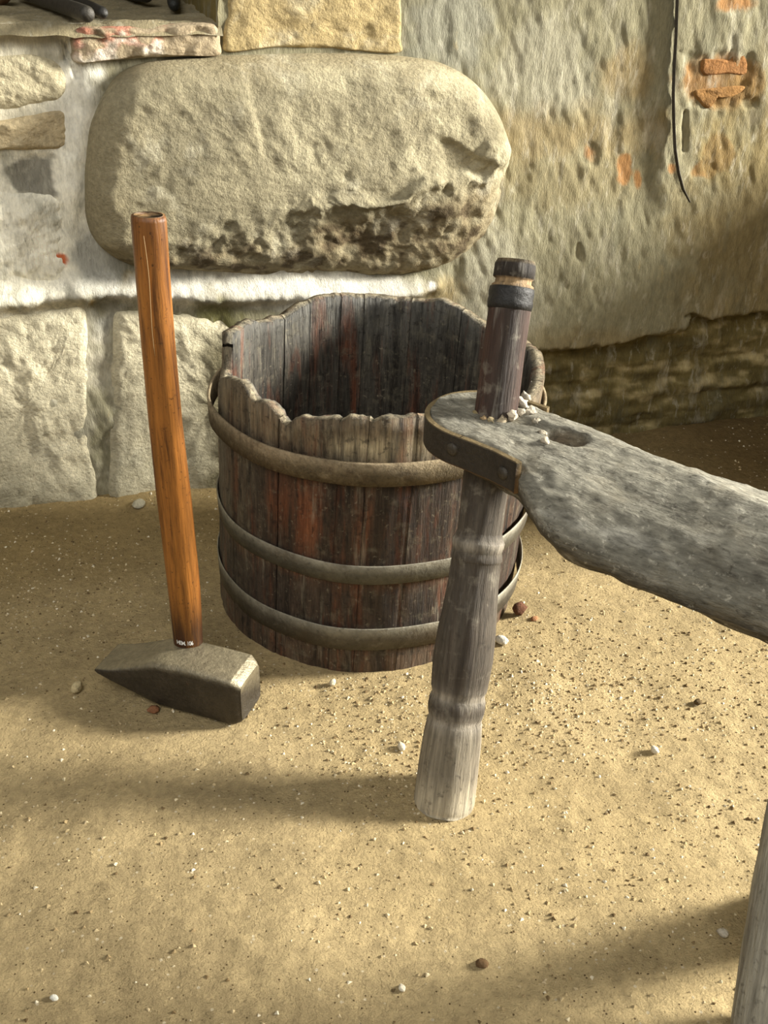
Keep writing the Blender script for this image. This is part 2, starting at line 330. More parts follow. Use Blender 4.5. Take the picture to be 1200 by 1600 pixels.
def brick_paint(Q, cc):
    X, Y = proj(Q); n = fbm(Q, 26, 4, 33); m = (sst(0.05, 0.45, n - 0.002 * (X - 190)) * 0.9)[:, None]; cc = cc * (1 - m) + m * lin((196, 132, 108))
    m = (sst(0.0, 0.5, n + 0.02 * (Y - 78)))[:, None] * 0.8; return cc * (1 - m) + m * lin((226, 218, 198))
stone('brick', [(112, 44), (160, 40), (240, 37), (320, 34), (342, 42), (346, 66), (344, 86), (300, 88), (220, 92), (150, 96), (116, 98), (110, 80)], 0.020, 0.014, (178, 160, 130), 77, 0.004, paint=brick_paint, mat_=M_BRICK, label='reddish brick at the edge of the ledge')
stone('brick', [(1096, 94), (1120, 92), (1148, 90), (1150, 84), (1168, 84), (1170, 116), (1140, 118), (1098, 118)], -0.002, 0.008, (140, 98, 56), 78, 0.002, mat_=M_BRICK, sink=0.02, rings=10, na=60, label='bare orange brick in a hole in the plaster')
stone('brick', [(1084, 142), (1120, 136), (1168, 134), (1150, 150), (1124, 156), (1106, 172), (1092, 160)], -0.002, 0.008, (136, 100, 56), 79, 0.002, mat_=M_BRICK, sink=0.02, rings=10, na=60, label='bare orange brick in a hole in the plaster')

# unseen masonry block added beyond the right edge to shade the wall's foot
A, B = np.meshgrid(np.linspace(0, 1, 40), np.linspace(-0.02, 0.56, 30), indexing='ij'); k = A.ravel() * 3
Q = np.stack([np.interp(k, [0, 1, 2, 3], [1.80, 1.80, 2.62, 2.62]), np.interp(k, [0, 1, 2, 3], [1.98, 1.30, 1.30, 1.98]), B.ravel() * 1.3], -1); Q += 0.01 * np.stack([fbm(Q, 8, 3, 151), fbm(Q, 8, 3, 152), 0 * k], -1)
n_ = len(Q); Q = np.concatenate([Q, [[2.2, 1.7, 0.74]]]); f = grid_faces(40, 30).tolist() + [[i * 30 + 29, (i + 1) * 30 + 29, n_] for i in range(39)]
wr = mesh_np('shade_pier', Q, f, M_PLASTER, None, np.tile(lin((150, 140, 110)), (len(Q), 1))); wr['kind'] = 'structure'

# ---------------------------------------------------------------- floor
fx = np.linspace(-1.4, 2.7, 720); fy = np.linspace(-0.9, 1.97, 520)
A, B = np.meshgrid(fx, fy, indexing='ij'); Q = np.stack([A.ravel(), B.ravel(), np.zeros(A.size)], -1)
def floor_h(Q):
    h = 0.007 * fbm(Q, 3.2, 3, 90) + 0.0018 * fbm(Q, 13, 3, 91) + 0.0012 * fbm(Q, 48, 3, 92)
    Xf, Yf = Q[:, 0], Q[:, 1]
    h += 0.012 * sst(1.78, 1.92, Yf)
    for x, y, r in ((0.08, 1.28, 0.22), (0.40, 0.95, 0.1), (0.43, 1.49, 0.36)): h *= sst(0.4 * r, r, np.hypot(Xf - x, Yf - y)) * 0.85 + 0.15
    return h - 0.002
Q[:, 2] = floor_h(Q)
X, Y = proj(Q)
c = np.tile(lin((190, 168, 124)), (len(Q), 1)) * (1 + 0.10 * fbm(Q, 3, 3, 94) + 0.07 * fbm(Q, 30, 3, 95))[:, None]
k = fbm(Q, 2.2, 3, 96)
m = (0.55 * sst(0.0, 0.7, k))[:, None]; c = c * (1 - m) + m * lin((180, 158, 114))
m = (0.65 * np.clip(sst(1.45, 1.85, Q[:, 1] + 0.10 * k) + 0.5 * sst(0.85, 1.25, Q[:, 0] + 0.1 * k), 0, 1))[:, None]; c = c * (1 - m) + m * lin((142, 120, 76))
m = (0.7 * sst(1.0, 1.35, Q[:, 0] + 0.1 * k) * sst(1.4, 1.7, Q[:, 1]))[:, None]; c = c * (1 - m) + m * lin((96, 74, 42))  # shaded floor behind the bench painted darker
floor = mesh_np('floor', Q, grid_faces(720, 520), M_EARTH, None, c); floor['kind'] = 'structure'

# ---------------------------------------------------------------- the tub
TX, TY, TR = 0.4298, 1.4922, 0.266
TILT = (0.0403, -0.0130)
tub = thing('wooden_tub', 'old round wooden tub with broken jagged rim and three hoops against the wall', 'tub', (TX, TY, 0))
TOP = np.array([(0, .44), (20, .43), (26, .43), (39, .452), (48, .462), (58, .452), (62, .452), (73, .456), (90, .462), (101, .46), (110, .452), (116, .442), (125, .440), (136, .452), (148, .46), (157, .462), (158.6, .40), (170, .386), (180, .392),
                (184, .432), (190, .446), (200, .453), (203, .450), (208, .434), (212, .440), (216, .440), (219, .432), (222, .414), (225, .428), (228, .436), (240, .446), (241.5, .440), (243, .448), (250, .446), (251, .442), (254, .452), (262, .450), (268, .452), (290, .448), (305, .43), (320, .418), (335, .428), (348, .44), (360, .44)])
JOINT = [15, 38, 61, 81, 91, 105, 118, 137, 157.6, 180, 196, 220, 241, 250, 265, 287, 309, 331, 352]
rs = np.random.RandomState(4)
def tub_col(th, z, inner):
    q = np.stack([0.27 * th, z * 0.12, np.full_like(th, 3.0 * inner)], -1)
    n = fbm(q, 22, 4, 101); n2 = fbm(q, 60, 3, 102)
    deg = np.degrees(th)
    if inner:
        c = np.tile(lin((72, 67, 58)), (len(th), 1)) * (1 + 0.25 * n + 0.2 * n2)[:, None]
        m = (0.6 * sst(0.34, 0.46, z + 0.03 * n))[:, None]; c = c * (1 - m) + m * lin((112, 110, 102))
        m = (0.6 * (1 - sst(0.10, 0.32, z + 0.05 * n)))[:, None]; return c * (1 - m) + m * lin((34, 28, 20))  # shade deep in the tub painted darker toward the bottom
    c = np.tile(lin((66, 52, 40)), (len(th), 1)) * (1 + 0.4 * n + 0.2 * n2)[:, None]
    m = (0.65 * np.exp(-((z - 0.27) / 0.06) ** 2) * sst(-0.1, 0.5, n))[:, None]; c = c * (1 - m) + m * lin((128, 72, 40))
    m = (0.7 * (1 - sst(180, 222, deg + 14 * n)))[:, None]; c = c * (1 - m) + m * lin((118, 107, 86))
    m = (0.75 * sst(0.36, 0.40, z + 0.01 * n2))[:, None]; c = c * (1 - m) + m * lin((130, 114, 88))
    m = (0.8 * np.exp(-((z - 0.398) / 0.012) ** 2) * sst(236, 242, deg) * (1 - sst(266, 272, deg)))[:, None]; c = c * (1 - m) + m * lin((214, 198, 160))
    m = (0.55 * (1 - sst(0.02, 0.10, z + 0.02 * n)))[:, None]; c = c * (1 - m) + m * lin((100, 82, 64))
    m = (0.6 * sst(0.16, 0.18, z) * (1 - sst(0.185, 0.20, z)) * 1.0)[:, None]; c = c * (1 - m) + m * lin((120, 78, 48))
    m = (0.6 * (1 - sst(0.16, 0.17, z)) * sst(0.06, 0.1, z))[:, None]; return c * (1 - m) + m * lin((62, 52, 44))
for a, b in zip(JOINT, JOINT[1:] + [JOINT[0] + 360]):
    n = max(6, int((b - a) * 0.9)); g = 0.07
    deg = np.linspace(a + g, b - g, n); th = np.radians(deg); mid = (deg - deg.mean()) / (b - a)
    top = np.interp(deg % 360, TOP[:, 0], TOP[:, 1]); top = top + 0.0025 * fbm(np.stack([deg * 0.22, deg * 0, deg * 0], -1), 1.0, 3, 110)
    dr = rs.uniform(-0.0009, 0.0009); nzv = 22; rows = []; cols = []
    def layer(R, zt, zlo, inner, flip):
        zs = np.linspace(0, 1, nzv); zz = zlo + (zt[None] - zlo) * zs[:, None]
        rr = R + dr - (0.0012 * (2 * mid) ** 16)[None] * (-1 if inner else 1)
        q = np.stack([np.cos(th)[None] * R + 0 * zz, np.sin(th)[None] * R + 0 * zz, zz * 0.2], -1).reshape(-1, 3)
        rr = rr + (0.0014 * fbm(q, 40, 3, 111)).reshape(zz.shape)
        v = np.stack([rr * np.cos(th)[None] + TILT[0] * zz, rr * np.sin(th)[None] + TILT[1] * zz, zz], -1)
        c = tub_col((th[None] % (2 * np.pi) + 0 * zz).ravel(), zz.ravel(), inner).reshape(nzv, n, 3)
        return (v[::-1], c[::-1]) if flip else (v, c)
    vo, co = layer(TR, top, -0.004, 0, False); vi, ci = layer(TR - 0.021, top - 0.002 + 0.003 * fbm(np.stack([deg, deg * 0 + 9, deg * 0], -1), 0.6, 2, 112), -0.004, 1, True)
    vt = 0.5 * (vo[-1:] + vi[:1]); vt[..., 2] = np.maximum(vo[-1:, :, 2], vi[:1, :, 2]) + 0.0015
    ct = np.tile(lin((168, 156, 128)), (1, n, 1))
    VV = np.concatenate([vo, vt, vi]); CCc = np.concatenate([co, ct, ci]); nr = VV.shape[0]
    f = grid_faces(nr, n).tolist()
    id_ = np.arange(nr * n).reshape(nr, n)
    for j in range(nzv - 1):                                                     # side walls of the stave
        for kx, fl in ((0, False), (n - 1, True)):
            q = [id_[j, kx], id_[j + 1, kx], id_[nr - 2 - j, kx], id_[nr - 1 - j, kx]]
            f.append(q[::-1] if fl else q)
    for kx, fl in ((0, False), (n - 1, True)):
        q = [id_[nzv - 1, kx], id_[nzv, kx], id_[nzv + 1, kx]]; f.append(q[::-1] if fl else q)
    f = [x[::-1] for x in f]
    mesh_np('stave', VV.reshape(-1, 3), f, M_STAVE, tub, CCc.reshape(-1, 3))
# inside bottom
nb = 64; r_ = np.linspace(0, TR - 0.02, 14); t_ = np.linspace(0, 2 * np.pi, nb, endpoint=False)
Q = np.stack([(r_[:, None] * np.cos(t_)), (r_[:, None] * np.sin(t_)), np.full((14, nb), 0.05)], -1).reshape(-1, 3)
Q[:, 2] += 0.003 * fbm(Q, 20, 3, 113)
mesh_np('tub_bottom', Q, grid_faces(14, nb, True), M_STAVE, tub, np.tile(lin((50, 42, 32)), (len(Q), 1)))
def hoop(name, ztop, zbot, R, t, rgb, mt, shift=(0, 0), wob=0.0, rim=None, slope=0.0, seed=1, label=None):
    n = 160; th = np.linspace(0, 2 * np.pi, n, endpoint=False)
    w = wob * vn(np.stack([3 * np.cos(th), 3 * np.sin(th), 0 * th], -1), seed)
    pro = [(R, zbot), (R + t, zbot + 0.0005), (R + t + slope * 0.5, 0.5 * (ztop + zbot)), (R + t + slope, ztop - 0.001), (R + t * 0.5 + slope, ztop), (R + slope, ztop), (R, zbot)]
    V, C_ = [], []
    for i, (r, z) in enumerate(pro):
        zz = z + 0.0022 * vn(np.stack([2 * np.cos(th), 2 * np.sin(th), 0 * th + 5], -1), seed + 3)
        V.append(np.stack([(r + w) * np.cos(th) + TILT[0] * zz + shift[0], (r + w) * np.sin(th) + TILT[1] * zz + shift[1], zz], -1))
        cc = np.tile(lin(rgb), (n, 1)) * (1 + 0.15 * vn(np.stack([6 * np.cos(th), 6 * np.sin(th), 0 * th], -1), seed + 7))[:, None]
        if i in (4, 3, 5) and rim is not None: cc = np.tile(lin(rim), (n, 1))
        C_.append(cc)
    o = mesh_np(name, np.concatenate(V), grid_faces(len(pro), n, True), mt, tub, np.concatenate(C_))
    if label: o['label'] = label
hoop('hoop', 0.386, 0.348, 0.2705, 0.005, (96, 84, 62), M_HOOPWOOD, (-0.003, 0.0), 0.0025, (146, 130, 102), 0.002, 1, 'broad brown top hoop of the tub')
hoop('hoop', 0.209, 0.174, 0.2690, 0.002, (86, 83, 72), M_HOOP, (0.003, 0), 0.002, (140, 134, 116), 0.0025, 2, 'thin grey middle hoop of the tub')
hoop('hoop', 0.090, 0.046, 0.2690, 0.002, (80, 74, 62), M_HOOP, (0.0035, -0.001), 0.002, (138, 132, 114), 0.003, 3, 'thin grey lowest hoop of the tub')

# ---------------------------------------------------------------- the sledgehammer
ax = np.array([-0.81, 0.586, 0]); bx_ = np.array([0.586, 0.81, 0])
P0 = np.array([0.137, 1.153, 0.0])                                            # near lower corner of the striking face
ham = thing('sledgehammer', 'heavy sledgehammer standing upright on its iron head, orange brown wooden handle', 'hammer', tuple(P0 + 0.1 * ax + 0.035 * bx_))
HL = P0 + 0.1 * ax + 0.035 * bx_
w_, L_ = 0.078, 0.247
st = [(-0.004, 0.80, 0.010, 0.075), (0.000, 0.88, 0.005, 0.080), (0.010, 1.0, 0.0, 0.087), (0.055, 1.01, 0.0, 0.088), (0.10, 1.0, 0.0, 0.087), (0.135, 1.0, 0.001, 0.083), (0.15, 0.99, 0.004, 0.078), (0.18, 0.97, 0.012, 0.064), (0.22, 0.94, 0.0245, 0.0475), (0.243, 0.90, 0.032, 0.041), (0.247, 0.86, 0.0345, 0.0385)]
V, Cc = [], []; per = 32
for s, wf, z0, z1 in st:
    hw, hh, zc = 0.5 * w_ * wf, 0.5 * (z1 - z0), 0.5 * (z0 + z1)
    t = np.linspace(0, 2 * np.pi, per, endpoint=False) + np.pi / per; e = 0.25
    u = np.sign(np.cos(t)) * np.abs(np.cos(t)) ** e * hw; v = np.sign(np.sin(t)) * np.abs(np.sin(t)) ** e * hh
    V.append(P0 - HL + s * ax + 0.5 * w_ * bx_ + u[:, None] * bx_ + np.stack([0 * v, 0 * v, v + zc], -1))
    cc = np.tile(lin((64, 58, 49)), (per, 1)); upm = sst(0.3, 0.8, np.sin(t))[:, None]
    cc = cc * (1 - upm) + upm * lin((136, 126, 102)); Cc.append(cc)  # top of the head painted lighter, as lit from above
ns = len(st); V = np.concatenate(V); Cc = np.concatenate(Cc); V[:, 2] = np.maximum(V[:, 2] + 0.0006 * fbm(V, 60, 2, 120), 0.0)
f = grid_faces(ns, per, True).tolist(); f.append(list(range(per))[::-1]); f.append([(ns - 1) * per + i for i in range(per)])
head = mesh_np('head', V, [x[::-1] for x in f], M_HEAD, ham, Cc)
head['label'] = 'dark iron head with a square face and a wedge end'
bv = head.modifiers.new('soften', 'BEVEL'); bv.width = 0.004; bv.segments = 2; bv.limit_method = 'ANGLE'; bv.angle_limit = 0.6
# handle (oval, slightly swelling), vertical
hb = atz(293, 1010, 0.075) - HL
zs = np.array([0.0, 0.07, 0.088, 0.10, 0.115, 0.13, 0.15, 0.18, 0.22, 0.34, 0.46, 0.58, 0.66, 0.705, 0.729, 0.735, 0.7355]) ; per = 40; V, Cc = [], []
for z in zs:
    k = np.interp(z, [0, 0.075, 0.14, 0.3, 0.5, 0.66, 0.729, 0.735, 0.7355], [0.98, 1.0, 1.06, 1.10, 1.02, 0.98, 0.99, 0.93, 0.80])
    t = np.linspace(0, 2 * np.pi, per, endpoint=False)
    u, v = 0.0232 * k * np.cos(t), 0.0185 * k * np.sin(t)
    sway = 0.0025 * math.sin(z * 9)
    V.append(np.array([hb[0], hb[1], z]) + u[:, None] * ax + v[:, None] * bx_ + np.array([sway, 0, 0.0035 * 0]))
    cc = np.tile(lin((148, 94, 38)), (per, 1)); a = 0.95 * (1 - sst(0.105, 0.20, z)) + 0.35 * sst(0.64, 0.73, z)
    Cc.append(cc * (1 - a) + a * lin((48, 27, 14)))
V.append(np.array([[hb[0], hb[1], 0.7355]])); Cc.append(lin((140, 112, 76))[None])
Cc[-2] = np.tile(lin((140, 112, 76)), (per, 1))
ns = len(zs); V = np.concatenate(V); Cc = np.concatenate(Cc)
V[:, :2] += 0.0007 * np.stack([fbm(V, (60, 60, 8), 2, 130), fbm(V, (60, 60, 8), 2, 131)], -1)
# denser along the length
f = grid_faces(ns, per, True).tolist() + [[(ns - 1) * per + i, (ns - 1) * per + (i + 1) % per, ns * per] for i in range(per)]
handle = mesh_np('handle', V, f, M_HANDLE, ham, Cc)
handle['label'] = 'orange brown oval wooden handle'
# crack down the upper handle and the dust ring where it enters the head
def tube(path, r, n=10, name='tube', mt=None, parent=None, rgb=(80, 80, 80), taper=None, cap=True):
    path = np.asarray(path, float); V = []
    T = np.gradient(path, axis=0); T /= np.linalg.norm(T, axis=1)[:, None]
    up = np.array([0, 0, 1.0]) if abs(T[0, 2]) < 0.9 else np.array([1.0, 0, 0])
    th = np.linspace(0, 2 * np.pi, n, endpoint=False)
    for i, p in enumerate(path):
        s = np.cross(T[i], up); s /= np.linalg.norm(s); q = np.cross(s, T[i]); rr = r if taper is None else r * taper[i]
        V.append(p + rr * (np.cos(th)[:, None] * s + np.sin(th)[:, None] * q))
    V = np.concatenate(V); f = grid_faces(len(path), n, True).tolist()
    if cap: f += [list(range(n)), [(len(path) - 1) * n + i for i in range(n)][::-1]]
    return mesh_np(name, V, f, mt, parent, np.tile(lin(rgb), (len(V), 1)))
cv = -CF.copy(); cv[2] = 0; cv /= np.linalg.norm(cv)                             # towards the viewer's side of the handle
vis = lambda z, sx: np.array([hb[0], hb[1], z]) + sx * np.array([CR[0], CR[1], 0]) + cv * 0.0208
tube([vis(z, -0.002 + 0.0012 * math.sin(z * 40)) for z in np.linspace(0.56, 0.715, 12)], 0.0006, 6, 'crack', M_PAINT, handle, (150, 120, 80), [0.5] + [1] * 9 + [0.9, 0.6])
# inventory number painted round the foot of the handle
fc_ = bpy.data.curves.new('inventory_number', 'FONT'); fc_.body = 'HEM. 106'; fc_.size = 0.0104; fc_.space_character = 0.88; fc_.align_x = 'CENTER'; fc_.extrude = 0.0002; fc_.offset = 0.00012
to = bpy.data.objects.new('text_source', fc_); COL.objects.link(to)
dg = bpy.context.evaluated_depsgraph_get(); dg.update(); tm = bpy.data.meshes.new_from_object(to.evaluated_get(dg)); bpy.data.objects.remove(to)
tv = np.array([v.co[:] for v in tm.vertices]); tf = [list(p.vertices) for p in tm.polygons]
a0 = math.atan2(cv @ bx_, cv @ ax); ang = a0 - (tv[:, 0] * 0.64 - 0.0005) / 0.021
rad = 1.0 + 0.0006 / 0.02 + tv[:, 2] * 20
tf = [x[::-1] for x in tf]
V = np.array([hb[0], hb[1], 0.0]) + (0.0236 * np.cos(ang) * rad)[:, None] * ax + (0.0189 * np.sin(ang) * rad)[:, None] * bx_ + np.stack([0 * ang, 0 * ang, 0.0925 + tv[:, 1]], -1)
mesh_np('inventory_number', V, tf, M_PAINT, handle, np.tile(lin((236, 236, 230)), (len(V), 1)), False)

# ---------------------------------------------------------------- the bench
BO_ = np.array([0.412, 1.14]); BD = np.array([0.64, -0.768]); BN = np.array([0.768, 0.64]); BA = math.atan2(BD[1], BD[0])
bench = thing('bench', 'weathered grey plank bench with iron-bound rounded end and turned legs', 'bench', (BO_[0], BO_[1], 0), BA)
def tol(p): p = np.asarray(p, float); q = p[:2] - BO_; return np.array([q @ BD, q @ BN, p[2]])
def cap_half(s, s0=-0.010, sl=0.085):
    t = np.clip((s - s0) / sl, 0, 1); return (1 - (1 - t) ** 2.3) ** (1 / 2.3)
S = np.concatenate([-0.010 + 0.085 * (1 - np.cos(np.linspace(0, np.pi / 2, 24))), np.linspace(0.082, 0.6, 110), np.linspace(0.62, 1.45, 50)])
vfar = np.interp(S, [0, .06, .11, .17, .22, .31, .45, 1.45], [.108, .110, .104, .102, .098, .102, .118, .13])
vnear = np.interp(S, [0, .07, .12, .160, .185, .21, .24, .28, .35, .5, 1.45], [-.036, -.038, -.045, -.056, -.080, -.098, -.110, -.114, -.113, -.105, -.105])
zfar = np.interp(S, [0, .12, .2, .3, .45, 1.45], [.499, .499, .490, .474, .464, .46])
znear = np.interp(S, [0, .12, .17, .22, .28, .45, 1.45], [.497, .496, .484, .470, .456, .441, .438])
vrid = np.interp(S, [0, .16, .3, .36, .44, .7, 1.45], [.06, .060, .044, .030, .0, -.02, -.02])
zbot = np.interp(S, [0, .15, .25, .45, 1.45], [.447, .440, .415, .394, .392])
vmid = np.interp(S, [0, 0.1, 0.25, 1.45], [.036, .034, 0.0, 0.0]); ch = cap_half(S)
V, Cc = [], []; per = 84
for i, s in enumerate(S):
    vf = vmid[i] + (vfar[i] - vmid[i]) * ch[i]; vnn = vmid[i] + (vnear[i] - vmid[i]) * ch[i]; vr = np.clip(vrid[i], vnn + 0.3 * (vf - vnn), vf - 0.2 * (vf - vnn))
    k = np.linspace(0, 1, 50); v = vnn + (vf - vnn) * k
    z = np.interp(v, [vnn, vnn + 0.35 * (vr - vnn), vr, vf], [znear[i], znear[i] + 0.55 * (0.5 - znear[i]), 0.5005, zfar[i]])
    edge = 0.010 * (np.clip(1 - k / 0.10, 0, 1) ** 2 + np.clip(1 - (1 - k) / 0.06, 0, 1) ** 2); z = z - edge
    q = np.concatenate([np.linspace(0, 0.84, 22)[1:], np.linspace(0.86, 0.995, 11)]); lowv = vf + (vnn - vf) * q
    ins = 0.022 * sst(0.15, 0.4, s); lv = lowv + ins * np.sin(np.pi * np.clip(q, 0, 1)) * 0 
    zt1 = np.interp(q, [0, 0.10, 0.22, 0.85, 0.955, 1], [zfar[i] - 0.02, zbot[i] + 0.012, zbot[i], zbot[i], zbot[i] + 0.005, znear[i] - 0.022])
    lv = lowv + 0.10 * ins * 0 + np.interp(q, [0, 0.8, 0.93, 1], [0, 0, 0.006, -0.002]) * min(1, ch[i])
    V.append(np.stack([np.full(per - 2, s), np.concatenate([v, lv]), np.concatenate([z, zt1])], -1))
per = V[0].shape[0]; V = np.concatenate(V)
top = np.tile(np.arange(per) < 50, len(S))
# the hollow and the groove running from the leg, and the worn relief
dn = np.hypot((V[:, 0] - 0.176) / 0.026, (V[:, 1] - 0.040) / 0.020); hol = (1 - sst(0.75, 1.12, dn)) * top
gr = seg_d(V[:, :2], np.array([[0.10, 0.045], [0.135, 0.044], [0.16, 0.041]])); grm = np.exp(-(gr / 0.012) ** 2) * top
V[:, 2] += -0.016 * hol - 0.006 * grm
V[:, 2] += np.where(top, 0.0022 * fbm(V, (9, 22, 9), 4, 141) + 0.0016 * fbm(V, (60, 80, 60), 3, 142), 0.004 * fbm(V, (12, 30, 30), 4, 143) - 0.002)
V[:, 1] += 0.002 * fbm(V, (30, 30, 60), 3, 145)
Cc = np.tile(lin((128, 124, 110)), (len(V), 1)) * (1 + 0.16 * fbm(V, (8, 20, 20), 4, 144))[:, None]
m = (0.75 * hol)[:, None]; Cc = Cc * (1 - m) + m * lin((116, 96, 70))
m = (0.35 * sst(0.12, 0.35, V[:, 0]) * sst(0.0, 0.05, V[:, 1] - np.interp(V[:, 0], S, vrid)) * top)[:, None]; Cc = Cc * (1 - m) + m * lin((176, 170, 152))  # strip beyond the ridge painted lighter, as the better lit plane
m = (0.85 * (~top))[:, None]; Cc = Cc * (1 - m) + m * lin((70, 63, 52))  # shading of the edge and underside put into the colour
ns = len(S); f = grid_faces(ns, per, True).tolist(); f.append(list(range(per))[::-1]); f.append([(ns - 1) * per + i for i in range(per)])
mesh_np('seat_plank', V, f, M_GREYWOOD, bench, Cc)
# iron strap round the end, with two bolt heads
ss = np.concatenate([np.linspace(0.163, 0.07, 22), 0.0, ][:1] + [-0.010 + 0.085 * (1 - np.cos(np.linspace(np.pi / 2 * 0.97, 0.0, 26)))])
near_side = [(s, np.interp(s, S, vmid) + (np.interp(s, S, vnear) - np.interp(s, S, vmid)) * float(cap_half(s))) for s in ss]
far_side = [(s, np.interp(s, S, vmid) + (np.interp(s, S, vfar) - np.interp(s, S, vmid)) * float(cap_half(s))) for s in ss[::-1][1:]]
far_side = [p for p in far_side if p[0] < 0.12]
path = np.array(near_side + far_side); T = np.gradient(path, axis=0); T /= np.linalg.norm(T, axis=1)[:, None] + 1e-9
nrm = np.stack([T[:, 1], -T[:, 0]], -1)
if nrm[0, 1] > 0: nrm = -nrm
V, Cc = [], []
for p, q in zip(path, nrm):
    z1 = 0.4985; z0 = 0.4565
    for o_, z in ((-0.001, z1), (0.0055, z1), (0.0062, z1 - 0.002), (0.0062, z0 + 0.002), (0.0055, z0), (-0.001, z0)):
        V.append((*(p + q * o_), z)); Cc.append(lin((120, 104, 74)) if z > z1 - 0.001 else (lin((104, 74, 42)) if z < z0 + 0.001 else lin((52, 47, 40))))
nn = len(path); f = grid_faces(nn, 6, True).tolist(); f += [list(range(6))[::-1], [(nn - 1) * 6 + i for i in range(6)]]
strap = mesh_np('strap', V, f, M_IRON, bench, np.array(Cc), False); strap['label'] = 'black iron strap bent around the bench end'
for sb, zb in ((0.062, 0.479), (0.140, 0.476)):
    i = int(np.argmin(np.abs(path[:48, 0] - sb) + 10 * (path[:48, 1] > 0.02))); p = path[i]; q = nrm[i]
    c3 = np.array([*(p + q * 0.0055), zb]); n3 = np.array([*q, 0]); t3 = np.array([-q[1], q[0], 0]); u3 = np.array([0, 0, 1.0])
    V = []
    for r, h in ((0.0085, 0), (0.0082, 0.0025), (0.0055, 0.0040), (0.0001, 0.0043)):
        for k in range(14): a = 2 * math.pi * k / 14; V.append(c3 + n3 * h + r * (math.cos(a) * t3 + math.sin(a) * u3))
    mesh_np('bolt', V, grid_faces(4, 14, True), M_IRON, strap, np.tile(lin((64, 58, 48)), (len(V), 1)))
# legs: lathe-turned, each with its own slope
def leg(name, foot, up, prof, colf, label=None, per=40, wob=0.0012, seed=1):
    foot, up = np.asarray(foot, float), np.asarray(up, float); axis = up - foot; Lg = np.linalg.norm(axis)
    q = Vector(axis).to_track_quat('Z', 'Y'); V, Cc = [], []
    # resample
    zz = np.unique(np.concatenate([np.array([p[0] for p in prof]), np.linspace(prof[0][0], prof[-1][0], 60)])); th = np.linspace(0, 2 * np.pi, per, endpoint=False)
    rr = np.interp(zz, [p[0] for p in prof], [p[1] for p in prof])
    for z, r in zip(zz, rr):
        V.append(np.stack([r * np.cos(th), r * np.sin(th), np.full(per, z)], -1)); Cc.append(np.array([colf(z, a) for a in th]))
    Vn = np.concatenate(V); Cc = np.concatenate(Cc); nrm_ = Vn * np.array([1, 1, 0]); nrm_ /= np.linalg.norm(nrm_, axis=1)[:, None] + 1e-9
    Vn += nrm_ * (wob * fbm(Vn, (28, 28, 7), 3, seed) + 0.4 * wob * fbm(Vn, (120, 120, 12), 2, seed + 4))[:, None]
    n = len(zz); Vn = np.concatenate([Vn, [[0, 0, zz[0]]], [[0, 0, zz[-1]]]]); Cc = np.concatenate([Cc, Cc[:1], [colf(zz[-1] + 0.01, 0)]])
    f = grid_faces(n, per, True).tolist() + [[(i + 1) % per, i, n * per] for i in range(per)] + [[(n - 1) * per + i, (n - 1) * per + (i + 1) % per, n * per + 1] for i in range(per)]
    # straight foot: slope the bottom onto the ground
    ow = mesh_np(name, Vn, f, M_LEG, bench, Cc); ow.location = foot; ow.rotation_mode = 'QUATERNION'; ow.rotation_quaternion = q
    if label: ow['label'] = label
    return ow
Fw_, Bw_ = np.array([.392, .945, 0.0]), atz(775, 640, .5)
AXL = np.linalg.norm(Bw_ - Fw_); AXD = (Bw_ - Fw_) / AXL
tt = np.linspace(-0.05, 1.6, 400); yy = np.array([proj(Fw_ + t * (Bw_ - Fw_))[1] for t in tt])
def yl(y): return float(np.interp(-y, -yy, tt)) * AXL                          # distance along the leg of a picture row
prof = [(y, r) for y, r in [(1262, .0405), (1255, .0425), (1200, .0418), (1150, .0405), (1128, .0385), (1120, .0365), (1113, .0385), (1105, .0395), (1093, .0390), (1086, .0365), (1080, .0365), (1074, .0385), (1030, .0408), (985, .0400), (950, .0375), (910, .0345), (876, .0335), (872, .0350), (866, .0345), (860, .0335), (852, .0350),
        (845, .0355), (838, .0325), (830, .0305), (790, .0305), (750, .0315), (700, .031), (650, .0285), (640, .0280), (560, .0275), (487, .0275), (446, .0272), (443, .0235), (437, .0235), (434, .0272), (414, .0268), (407, .0245)]]
prof = [(yl(y), r) for y, r in prof]
zw = yl(1250)
def leg_col(z, a):
    n = 0.25 * math.sin(a * 7 + 3 * math.sin(z * 9)) * math.sin(a * 13 + 2)
    c = lin((80, 72, 61))
    if z > AXL * 0.98:
        c = lin((54, 44, 36)); k = 0.5 + 0.5 * math.sin(a * 2.0 + 1.0); c = c * (1 - 0.35 * k) + 0.35 * k * lin((96, 56, 40))
        if z > yl(446): c = lin((44, 37, 29))
        if yl(448) < z < yl(436): c = lin((150, 124, 88))
        if z > yl(410): c = lin((136, 120, 92))
    k = 1 - 0.6 * float(sst(yl(1245), yl(1190), z)) - 0.4 * float(sst(yl(1150), yl(1110), z))
    c = c * (1 - 0.8 * k) + 0.8 * k * lin((186, 174, 148))
    for y0, w in ((848, 9), (1082, 9), (1122, 9)):
        d = math.exp(-((z - yl(y0)) / (yl(y0) - yl(y0 + w))) ** 2); c = c * (1 - 0.6 * d) + 0.6 * d * lin((172, 162, 144))
    return c * (1 + n * 0.5)
lg = leg('leg', tol(Fw_), tol(Bw_), prof, leg_col, 'turned leg with ring grooves that runs up through the bench end', 48, 0.0010, 150)
